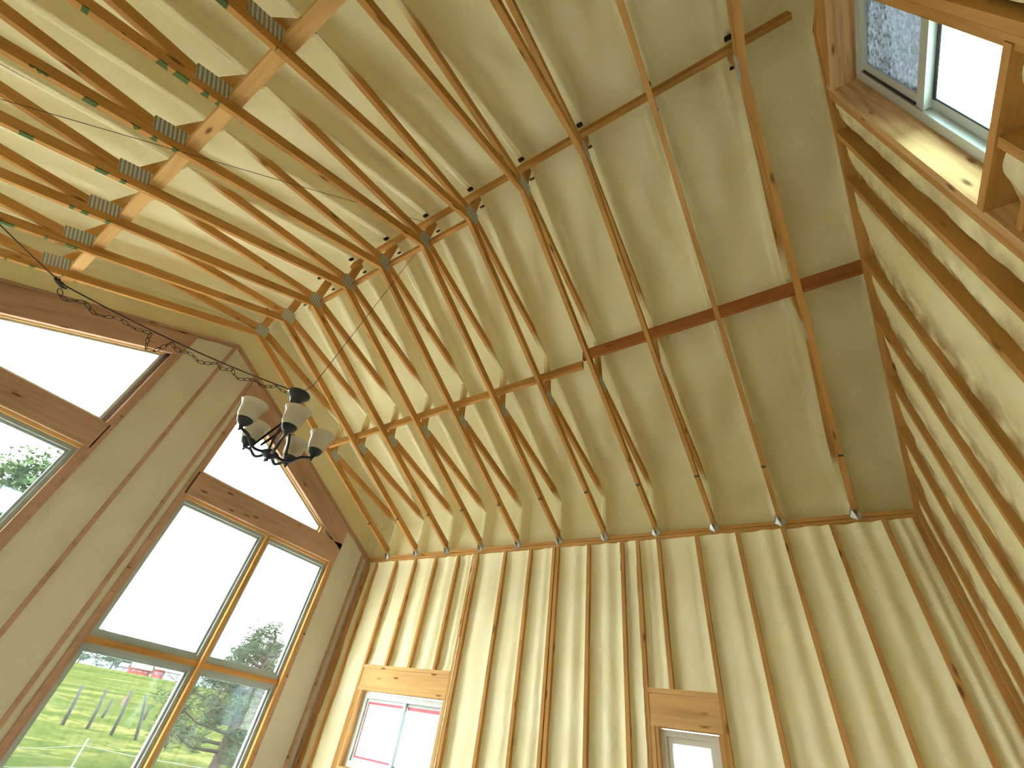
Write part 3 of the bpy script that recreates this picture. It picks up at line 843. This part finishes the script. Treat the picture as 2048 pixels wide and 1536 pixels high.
def flat_brace():
    al_ = al
    cy, cz = -5.145, B(-5.145) + CH + .021
    c_, s_ = math.cos(al_), math.sin(al_)
    poly = [(cy + a * c_ - b * s_, cz + a * s_ + b * c_) for a, b in ((-.0445, -.019), (.0445, -.019), (.0445, .019), (-.0445, .019))]
    me = prism_me('brace', poly, -.3, 6.45, 'x', None, Z0)
    at = me.attributes['lc']
    at.data.foreach_set('vector', [q for v in me.vertices for q in (v.co.x, v.co.y * 1.0, v.co.z)])
    return tag(link('brace', me, 'wood_pale'), 'flat orange brace lying on the trusses at upper left', 'brace')
flat_brace()

# ================================================================== chandelier
CC = Vector((3.034, -3.680, -.867 + Z0))          # centre of the ring of cups
ch = empty('chandelier', (CC.x, CC.y, CC.z - .12))
tag(ch, 'five-arm dark bronze chandelier with cream bell shades hung on a swagged chain', 'chandelier')
tilt = Vector((.010, -.031, 1)).normalized()
ea = Vector((0, 1, 0)).cross(tilt).normalized(); eb = tilt.cross(ea)
def cw(a, b, c_): return Vector((0, 0, .12)) + ea * a + eb * b + tilt * c_      # local to the root
def cmesh(name, me, mat, org=(0, 0, 0), ang=0, parent=ch):
    o = link(name, me, mat, parent, smooth=True)
    if parent is ch:
        rot = Matrix((ea, eb, tilt)).transposed().to_4x4() @ Matrix.Rotation(ang, 4, 'Z')
        o.matrix_local = Matrix.Translation(cw(*org)) @ rot
    return o
hub = cmesh('hub', lathe_me('hub', [(0, -.135), (.008, -.132), (.010, -.122), (.006, -.115), (.03, -.108), (.05, -.092), (.048, -.078), (.028, -.066), (.014, -.055), (0, -.05)]), 'bronze')
shade_prof = [(.027, .008), (.044, .018), (.055, .04), (.0585, .065), (.0605, .09), (.066, .112), (.0765, .13), (.079, .1335), (.074, .132), (.063, .113), (.057, .09), (.0555, .065), (.052, .042), (.041, .022), (.027, .012)]
shade_me = lathe_me('shade', shade_prof, 32)
cup_me = lathe_me('socket_cup', [(0, -.03), (.012, -.03), (.016, -.022), (.034, -.008), (.043, .010), (.045, .020), (.030, .016), (0, .012)], 20)
fin_me = lathe_me('finial', [(0, -.056), (.006, -.053), (.008, -.047), (.005, -.041), (.012, -.036), (.012, -.03), (0, -.028)], 12)
def arm_pts():
    P = []
    ctrl = [(.035, -.088), (.075, -.100), (.105, -.098), (.135, -.078), (.165, -.052), (.195, -.042), (.223, -.036)]
    for k in range(len(ctrl) - 1):
        for q in range(4):
            t = q / 4; p0 = ctrl[max(k - 1, 0)]; p1 = ctrl[k]; p2 = ctrl[k + 1]; p3 = ctrl[min(k + 2, len(ctrl) - 1)]
            P.append(tuple(.5 * ((2 * b) + (-a + c_) * t + (2 * a - 5 * b + 4 * c_ - d) * t * t + (-a + 3 * b - 3 * c_ + d) * t ** 3) for a, b, c_, d in zip(p0, p1, p2, p3)))
    P.append(ctrl[-1]); return P
arm_me = tube_me('arm', [(r_, 0, z_) for r_, z_ in arm_pts()], .0092, 8)
rod_me = tube_me('stay_rod', [(.075 * math.cos(t * 1.2) * (1 - t) + .045 * (1 - t), 0.02 * math.sin(t * 3), -.095 + .285 * t) for t in [k / 12 for k in range(13)]], .0075, 6)
for k in range(5):
    g = -1.563 - k * 2 * math.pi / 5
    a = cmesh('arm', arm_me, 'bronze', (0, 0, 0), g)
    # sub-parts of an arm
    for nm, me_, mt_ in (('socket_cup', cup_me, 'bronze'), ('shade', shade_me, 'shade'), ('finial', fin_me, 'bronze')):
        o = bpy.data.objects.new(nm, me_); COL.objects.link(o); o.parent = a; o.location = (.223, 0, 0)
        if not me_.materials:
            me_.materials.append(M[mt_]); me_.polygons.foreach_set('use_smooth', [True] * len(me_.polygons))
    if k in (0, 2, 4, 1): cmesh('stay_rod', rod_me, 'bronze', (0, 0, 0), g + .6)
cmesh('collar', lathe_me('collar', [(0, .17), (.018, .172), (.02, .182), (.014, .19), (.012, .205), (.018, .212), (.012, .22), (.008, .25), (.009, .30), (0, .30)], 16), 'bronze')
# bell canopy hanging loose above
cmesh('canopy', lathe_me('canopy', [(0, .285), (.022, .287), (.030, .298), (.034, .315), (.045, .336), (.062, .352), (.072, .368), (.070, .378), (.05, .384), (0, .386)], 28), 'bronze', (.0, -.025, -.022))
cmesh('wire_loop', tube_me('wire_loop', [(.03 * math.cos(t), .012 * math.sin(t) , .395 + .012 * math.sin(t * 2)) for t in [k * math.pi / 8 for k in range(16)]], .0025, 5, True), 'wire', (0, -.025, -.022))
# power cord: canopy -> knot -> truss
TOP = Vector((3.03, -3.705, -.497 + Z0)); KN = Vector((2.88, -4.89, -.70 + Z0)); EN = Vector((1.22, -6.0, .455 + Z0))
root_off = Vector(ch.location)
def sagline(a, b, n, s):
    return [a + (b - a) * (k / n) - Vector((0, 0, s * 4 * (k / n) * (1 - k / n))) for k in range(n + 1)]
cordp = sagline(TOP, KN, 24, .035) + sagline(KN, EN, 14, .02)[1:]
cord = tube('power_cord', [p - root_off for p in cordp], .0038, 'wire', ch, 6)
knot_p = []
for k in range(26):
    t = k / 25
    ax_ = (EN - KN).normalized(); q_ = KN - root_off + ax_ * (.10 * t - .03)
    knot_p.append(q_ + Vector((.008 * math.cos(t * 31), .008 * math.sin(t * 31), .006 * math.sin(t * 19) - .012 * (1 - t))))
tube('cord_knot', knot_p, .006, 'wire', ch, 6)
# chain draped in swags below the cord
chain = bpy.data.objects.new('chain', None); COL.objects.link(chain); chain.parent = ch; chain.empty_display_size = .05
link_me = None
def oval():
    pts = []
    for k in range(14):
        g = 2 * math.pi * k / 14
        pts.append((.0195 * math.cos(g), .0105 * math.sin(g), 0))
    return tube_me('chain_link', pts, .0019, 5, True)
link_me = oval(); link_me.materials.append(M['chain'])
att = [0, .13, .24, .34, .41, .52, .60, .68, .80, .92, 1.0]
sg = [.022, .035, .05, .03, .045, .035, .11, .025, .05, .06]
path = []
cordm = sagline(TOP, KN, 200, .035)
for k in range(len(att) - 1):
    a = cordm[int(att[k] * 200)]; b = cordm[int(att[k + 1] * 200)]
    path += sagline(a - Vector((0, 0, .01)), b - Vector((0, 0, .01)), 16, sg[k])[:-1]
dist = 0; lastp = path[0]; cnt = 0; cur = []
step = .033
acc = [path[0]]
for p in path[1:]:
    while (p - lastp).length >= step:
        lastp = lastp + (p - lastp).normalized() * step; acc.append(lastp.copy())
for k in range(len(acc) - 1):
    a, b = acc[k], acc[k + 1]; d = (b - a).normalized(); mid = (a + b) / 2 - root_off
    n_ = d.cross(Vector((0, 0, 1))).normalized()
    u = d.cross(n_)
    ang = (.35 if k % 2 else -1.05) + .25 * math.sin(k * 1.7)
    y_ = n_ * math.cos(ang) + u * math.sin(ang); z_ = d.cross(y_)
    o = bpy.data.objects.new('chain_link', link_me); COL.objects.link(o); o.parent = chain
    mm = Matrix((d, y_, z_)).transposed().to_4x4(); mm.translation = mid; o.matrix_local = mm
# twisted hook wire and the two thin wires up to the ridge
hook = TOP + Vector((-.01, .045, .10))
tube('twisted_wire', [TOP - root_off + (hook - TOP) * (k / 20) + Vector((.007 * math.cos(k * 1.9), .007 * math.sin(k * 1.9), 0)) * min(1, k / 4) for k in range(21)], .0022, 'wire', ch, 5)
def thing_tube(name, pts, r, mat, label, cat):
    return tag(tube(name, pts, r, mat, None, 6), label, cat)
thing_tube('hanging_wire', [hook, hook + (Vector((2.83, -3.360, 1.86 + Z0)) - hook) * .03, Vector((2.83, -3.360, 1.86 + Z0))], .0024, 'wire', 'thin wire rising from the chandelier to the ridge brace', 'wire')
thing_tube('guy_wire', [Vector((2.975, -3.53, 2.17 + Z0)), Vector((2.665, -4.62, 1.26 + Z0)), Vector((2.348, -5.767, .3 + Z0)), Vector((2.035, -6.90, -.65 + Z0))], .0024, 'wire', 'thin guy wire crossing the trusses at upper left', 'wire')

# ================================================================== outside
def gz(x, y):
    r = math.hypot(x - CAM.x, y - CAM.y)
    return -.62 + .030 * max(0, r - 8) + (noise.noise(Vector((x * .05, y * .05, 1))) * .35 if r > 25 else 0) + (noise.noise(Vector((x * .4, y * .4, 4))) * .05) - (.0 if r < 130 else .015 * (r - 130)) - (0 if r < 330 else .05 * (r - 330))
def ground():
    nr, na = 70, 120
    def fn(i, j):
        r = 7.5 * (58 ** (j / (nr - 1))) - 0; a = 2 * math.pi * i / (na - 1)
        if j == 0: r = .05
        x = 3 + r * math.cos(a); y = -3.4 + r * math.sin(a)
        return (x, y, min(gz(x, y), -.25) if r < 12 else gz(x, y))
    me = grid_mesh('ground', na, nr, fn)
    return tag(link('ground', me, 'grass'), 'rolling green meadow outside the windows', kind='structure')
ground()
def bounce_apron():  # unseen gravel ring, added to reflect daylight up through the windows
    nr, na = 8, 40
    def fn(i, j):
        a = 2 * math.pi * i / (na - 1); q = j / (nr - 1)
        x = 3.05 + (3.0 + 8.0 * q) * math.cos(a) * 1.06; y = -3.45 + (3.0 + 7.6 * q) * math.sin(a)
        return (x, y, -.2 - .45 * q ** 3 + .015 * noise.noise(Vector((x, y, 0))))
    return tag(link('bounce_yard', grid_mesh('bounce_yard', na, nr, fn), 'gravel'), 'unseen pale gravel yard added to bounce daylight onto the ceiling', kind='structure')
bounce_apron()
def polar(az, r, z=None):
    a = math.radians(az); x = CAM.x + r * math.cos(a); y = CAM.y + r * math.sin(a)
    return Vector((x, y, gz(x, y) if z is None else z))
def elz(el, r): return CAM.z + math.tan(math.radians(el)) * r
# hills on the horizon
def hills():
    n = 60; vs = []; fs = []
    for k in range(n + 1):
        a = math.radians(125 + 75 * k / n); x = CAM.x + 420 * math.cos(a); y = CAM.y + 420 * math.sin(a)
        hgt = 14 + 7 * noise.noise(Vector((k * .17, 2, 0))) + 3 * noise.noise(Vector((k * .6, 5, 0)))
        x2 = CAM.x + 470 * math.cos(a); y2 = CAM.y + 470 * math.sin(a)
        vs += [(x, y, -12), (x, y, hgt * .6), (x2, y2, hgt), (x2, y2, -12)]
    for k in range(n):
        b = k * 4
        for q in range(3): fs.append((b + q, b + q + 4, b + q + 5, b + q + 1))
    me = bpy.data.meshes.new('hills'); me.from_pydata(vs, [], fs); me.update()
    return tag(link('hills', me, 'hill', smooth=True), 'pale hills on the horizon beyond the meadow', kind='structure')
hills()
# leaning fence posts
PP = [(160.91, 39.02, 161.29, 1.78), (159.17, 38.43, 159.52, 1.80), (158.66, 51.0, 158.73, 1.18), (157.35, 36.65, 157.71, 1.94), (155.41, 35.65, 156.48, 1.85), (155.71, 56.4, 155.78, 1.13), (153.08, 33.99, 153.43, 1.0), (151.4, 37.0, 151.7, 1.3)]
plab = ['leftmost dark leaning fence post in the meadow', 'plain dark fence post second from the left in the meadow', 'short far fence post between the second and the signed post', 'dark fence post with a rusty tin panel hung on it', 'dark fence post crossing the short one before the mullion', 'short far fence post behind the crossing post', 'dark fence post just right of the window mullion', 'dark fence post standing beside the big pine']
posts = []
for k, (az, dd, az2, hh) in enumerate(PP):
    # distance on the rising ground that shows the same base angle
    tn = 2.2124 / dd
    r = 10.0
    while r < 60 and (CAM.z - polar(az, r).z) / r > tn: r += .1
    base = polar(az, r); ht = hh * r / dd
    a2 = math.radians(az2)
    topp = Vector((CAM.x + r * math.cos(a2), CAM.y + r * math.sin(a2), base.z + ht))
    root = empty('fence_post', base); tag(root, plab[k], 'fence post', 'weathered posts in the meadow')
    tube('post', [Vector((0, 0, -.15)), (topp - base) * .5 + Vector((.01, .02, 0)), topp - base], [.075, .068, .058], 'post', root, 8)
    if k == 3:
        q = (topp - base) * .85
        side = Vector((math.sin(a2), -math.cos(a2), 0)) * -1
        vs = [q + side * s_ + Vector((0, 0, z_)) + Vector((math.cos(a2), math.sin(a2), 0)) * dxy for dxy in (0, -.02) for s_, z_ in ((0, .12), (.16, -.02), (.18, -.3), (.05, -.34), (.0, -.12))]
        me = bpy.data.meshes.new('tin_panel'); me.from_pydata([tuple(v) for v in vs], [], [(0, 1, 2, 3, 4), (9, 8, 7, 6, 5)] + [(i, i + 5, (i + 1) % 5 + 5, (i + 1) % 5) for i in range(5)]); me.update()
        link('tin_panel', me, 'rust', root)
# white tape fence close to the house
fence = empty('tape_fence', polar(158.7, 15.2)); tag(fence, 'white tape fence with a white post near the house', 'fence')
def on(az, el_tan, r): 
    a = math.radians(az); return Vector((CAM.x + r * math.cos(a), CAM.y + r * math.sin(a), CAM.z + el_tan * r)) - Vector(fence.location)
pb_ = polar(158.62, 15.2) - Vector(fence.location)
tube('post', [pb_ - Vector((0, 0, .2)), on(158.73, -.0665, 15.2)], .016, 'white_paint', fence, 8)
tube('tape', [on(166, -.090, 16.5), on(161.91, -.0842, 16), on(158.61, -.0745, 15.18)], .0055, 'white_paint', fence, 5)
tube('tape', [on(158.61, -.0745, 15.18), on(155.08, -.079, 15.6), on(146, -.083, 17)], .0055, 'white_paint', fence, 5)
tube('tape', [on(166, -.107, 16.5), on(161.95, -.1035, 16), on(158.79, -.098, 15.18), on(150, -.10, 16)], .0055, 'white_paint', fence, 5)

# trees
def blob_foliage(name, centers, n, size, mat, parent, org, needle=False, sd=1):
    rnd = random.Random(sd); vs, fs = [], []
    for (c_, rr) in centers:
        for _ in range(n):
            d = Vector((rnd.gauss(0, 1), rnd.gauss(0, 1), rnd.gauss(0, .8))).normalized() * rr * rnd.random() ** .45
            p = c_ + d
            a = Vector((rnd.gauss(0, 1), rnd.gauss(0, 1), rnd.gauss(0, .6))).normalized()
            b = a.cross(Vector((rnd.gauss(0, 1), rnd.gauss(0, 1), rnd.gauss(0, 1)))).normalized()
            s_ = size * rnd.uniform(.6, 1.3); k = len(vs)
            if needle: vs += [p - a * s_, p + b * s_ * .16, p + a * s_]
            else: vs += [p - a * s_ * .5, p + b * s_ * .45, p + a * s_ * .5]
            fs.append((k, k + 1, k + 2))
    me = bpy.data.meshes.new(name); me.from_pydata([tuple(v) for v in vs], [], fs); me.update()
    o = link(name, me, mat, parent); o['kind'] = 'stuff'; return o
def tree(base, hgt, spread, label, mat='needle', branches=22, clump=.35, nleaf=70, leaf=.12, lean=(0, 0), sd=1, trunk_r=.14, lo=.18):
    rnd = random.Random(sd)
    root = empty('pine_tree' if mat.startswith('needle') else 'leafy_tree', base)
    tag(root, label, 'tree')
    tr = [Vector((lean[0] * t * t * hgt + .12 * math.sin(t * 5 + sd), lean[1] * t * t * hgt + .1 * math.sin(t * 4), t * hgt - .2)) for t in [k / 10 for k in range(11)]]
    tube('trunk', tr, [trunk_r * (1 - .8 * k / 10) for k in range(11)], 'bark', root, 8)
    cs = []
    for k in range(branches):
        t = lo + (1 - lo) * (k + .5) / branches
        q = tr[min(9, int(t * 10))].lerp(tr[min(10, int(t * 10) + 1)], t * 10 - int(t * 10))
        g = k * 2.4 + rnd.uniform(-.4, .4); L = spread * (1 - .55 * t) * rnd.uniform(.6, 1.1)
        e = q + Vector((math.cos(g) * L, math.sin(g) * L, L * rnd.uniform(.05, .35)))
        md = (q + e) / 2 + Vector((0, 0, -.08 * L))
        tube('branch', [q, md, e], [trunk_r * .28, trunk_r * .18, trunk_r * .06], 'bark', root, 5)
        cs += [(e, clump * rnd.uniform(.8, 1.3)), (md.lerp(e, .5), clump * rnd.uniform(.6, 1.0))]
        if rnd.random() < .5: cs.append((md + Vector((rnd.uniform(-.3, .3), rnd.uniform(-.3, .3), .15)) * spread * .4, clump * .8))
    blob_foliage('foliage', cs, nleaf, leaf, mat, root, base, mat.startswith('needle'), sd)
    return root
tree(polar(148.6, 20.5), 4.3, 2.6, 'dark pine with bare lower branches close outside the lower right pane', branches=40, clump=.40, nleaf=130, leaf=.17, sd=3, trunk_r=.2, lean=(-.02, .05), lo=.16)
tree(polar(145.4, 24.0), 4.2, 2.0, 'second pine half hidden behind the right window jamb', branches=18, clump=.4, nleaf=60, leaf=.16, sd=8)
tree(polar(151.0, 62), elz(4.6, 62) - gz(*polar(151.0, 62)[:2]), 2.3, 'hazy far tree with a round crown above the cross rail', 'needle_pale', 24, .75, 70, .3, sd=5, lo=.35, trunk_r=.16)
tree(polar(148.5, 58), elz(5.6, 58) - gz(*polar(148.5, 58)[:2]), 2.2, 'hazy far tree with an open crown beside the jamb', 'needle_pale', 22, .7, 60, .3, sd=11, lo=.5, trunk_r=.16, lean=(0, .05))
tree(polar(173.6, 17.0), elz(13.5, 17.0) - gz(*polar(173.6, 17.0)[:2]), 2.1, 'green leafy tree low in the pane at the left edge', 'leaf', 44, .6, 170, .17, sd=21, lo=.25)
k = 0
for az, r, hh in ((162.6, 290, 13), (161.2, 275, 10), (160.2, 300, 12), (159.2, 285, 9), (157.2, 300, 10), (155.6, 280, 9), (153.9, 300, 10), (151.8, 285, 11)):
    lab = ['dark conifer at the left end of the far tree line', 'second conifer of the far tree line', 'third conifer of the far tree line', 'far tree left of the long red barn', 'far tree between the two red barns', 'far tree above the second red barn', 'far tree right of the barns by the mullion', 'far tree over the pine at the meadow edge'][k]
    k += 1
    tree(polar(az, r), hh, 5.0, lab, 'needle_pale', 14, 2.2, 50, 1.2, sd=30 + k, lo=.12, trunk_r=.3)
# barns and houses on the rise
def barn(az, r, L, W, H, rh, yaw, wall, roof, label, name='barn', nwin=3):
    b = polar(az, r); root = empty(name, b); root.rotation_euler.z = math.radians(yaw); tag(root, label, 'building')
    def pb(nm, lo, hi, mt, par=root): return box(nm, lo, hi, mt, par, 0.0)
    pb('wall', (-L / 2, -W / 2, -1), (L / 2, W / 2, H), wall)
    prism('gable', [(-W / 2, H), (W / 2, H), (0, H + rh)], -L / 2, L / 2, 'x', wall, root, z0=0.0)
    for s_ in (1, -1):
        prism('roof', [(s_ * (W / 2 + .4), H - .15), (0, H + rh + .1), (0, H + rh + .3), (s_ * (W / 2 + .4), H + .1)], -L / 2 - .4, L / 2 + .4, 'x', roof, root, z0=0.0)
    for q in range(nwin):
        x = -L / 2 + L * (q + .5) / nwin
        for s_ in (1, -1):
            pb('window', (x - .5, s_ * (W / 2 + .03) - .03, H * .35), (x + .5, s_ * (W / 2 + .03) + .03, H * .7), 'dark_open')
    pb('door', (L / 2 - .02, -.9, -.3), (L / 2 + .06, .9, H * .7), 'white_paint')
    return root
barn(158.05, 255, 7.0, 5, 1.8, 1.3, 75, 'barn_red', 'barn_roof', 'long red barn with a pale roof on the rise')
barn(159.2, 262, 3.6, 3, 1.6, .9, 60, 'white_paint', 'barn_roof', 'small white shed left of the long red barn', 'shed', 1)
barn(156.5, 250, 4.2, 4.0, 2.6, 1.9, 70, 'barn_red', 'rust', 'second red barn nearer the mullion', nwin=2)
barn(155.3, 245, 6.0, 4, 2.6, 1.6, 60, 'white_paint', 'barn_roof', 'white farmhouse right of the second barn', 'farmhouse', 2)
barn(160.9, 240, 2.0, 1.8, 1.1, .6, 60, 'white_paint', 'barn_roof', 'tiny white shed at the far left of the meadow', 'shed', 1)
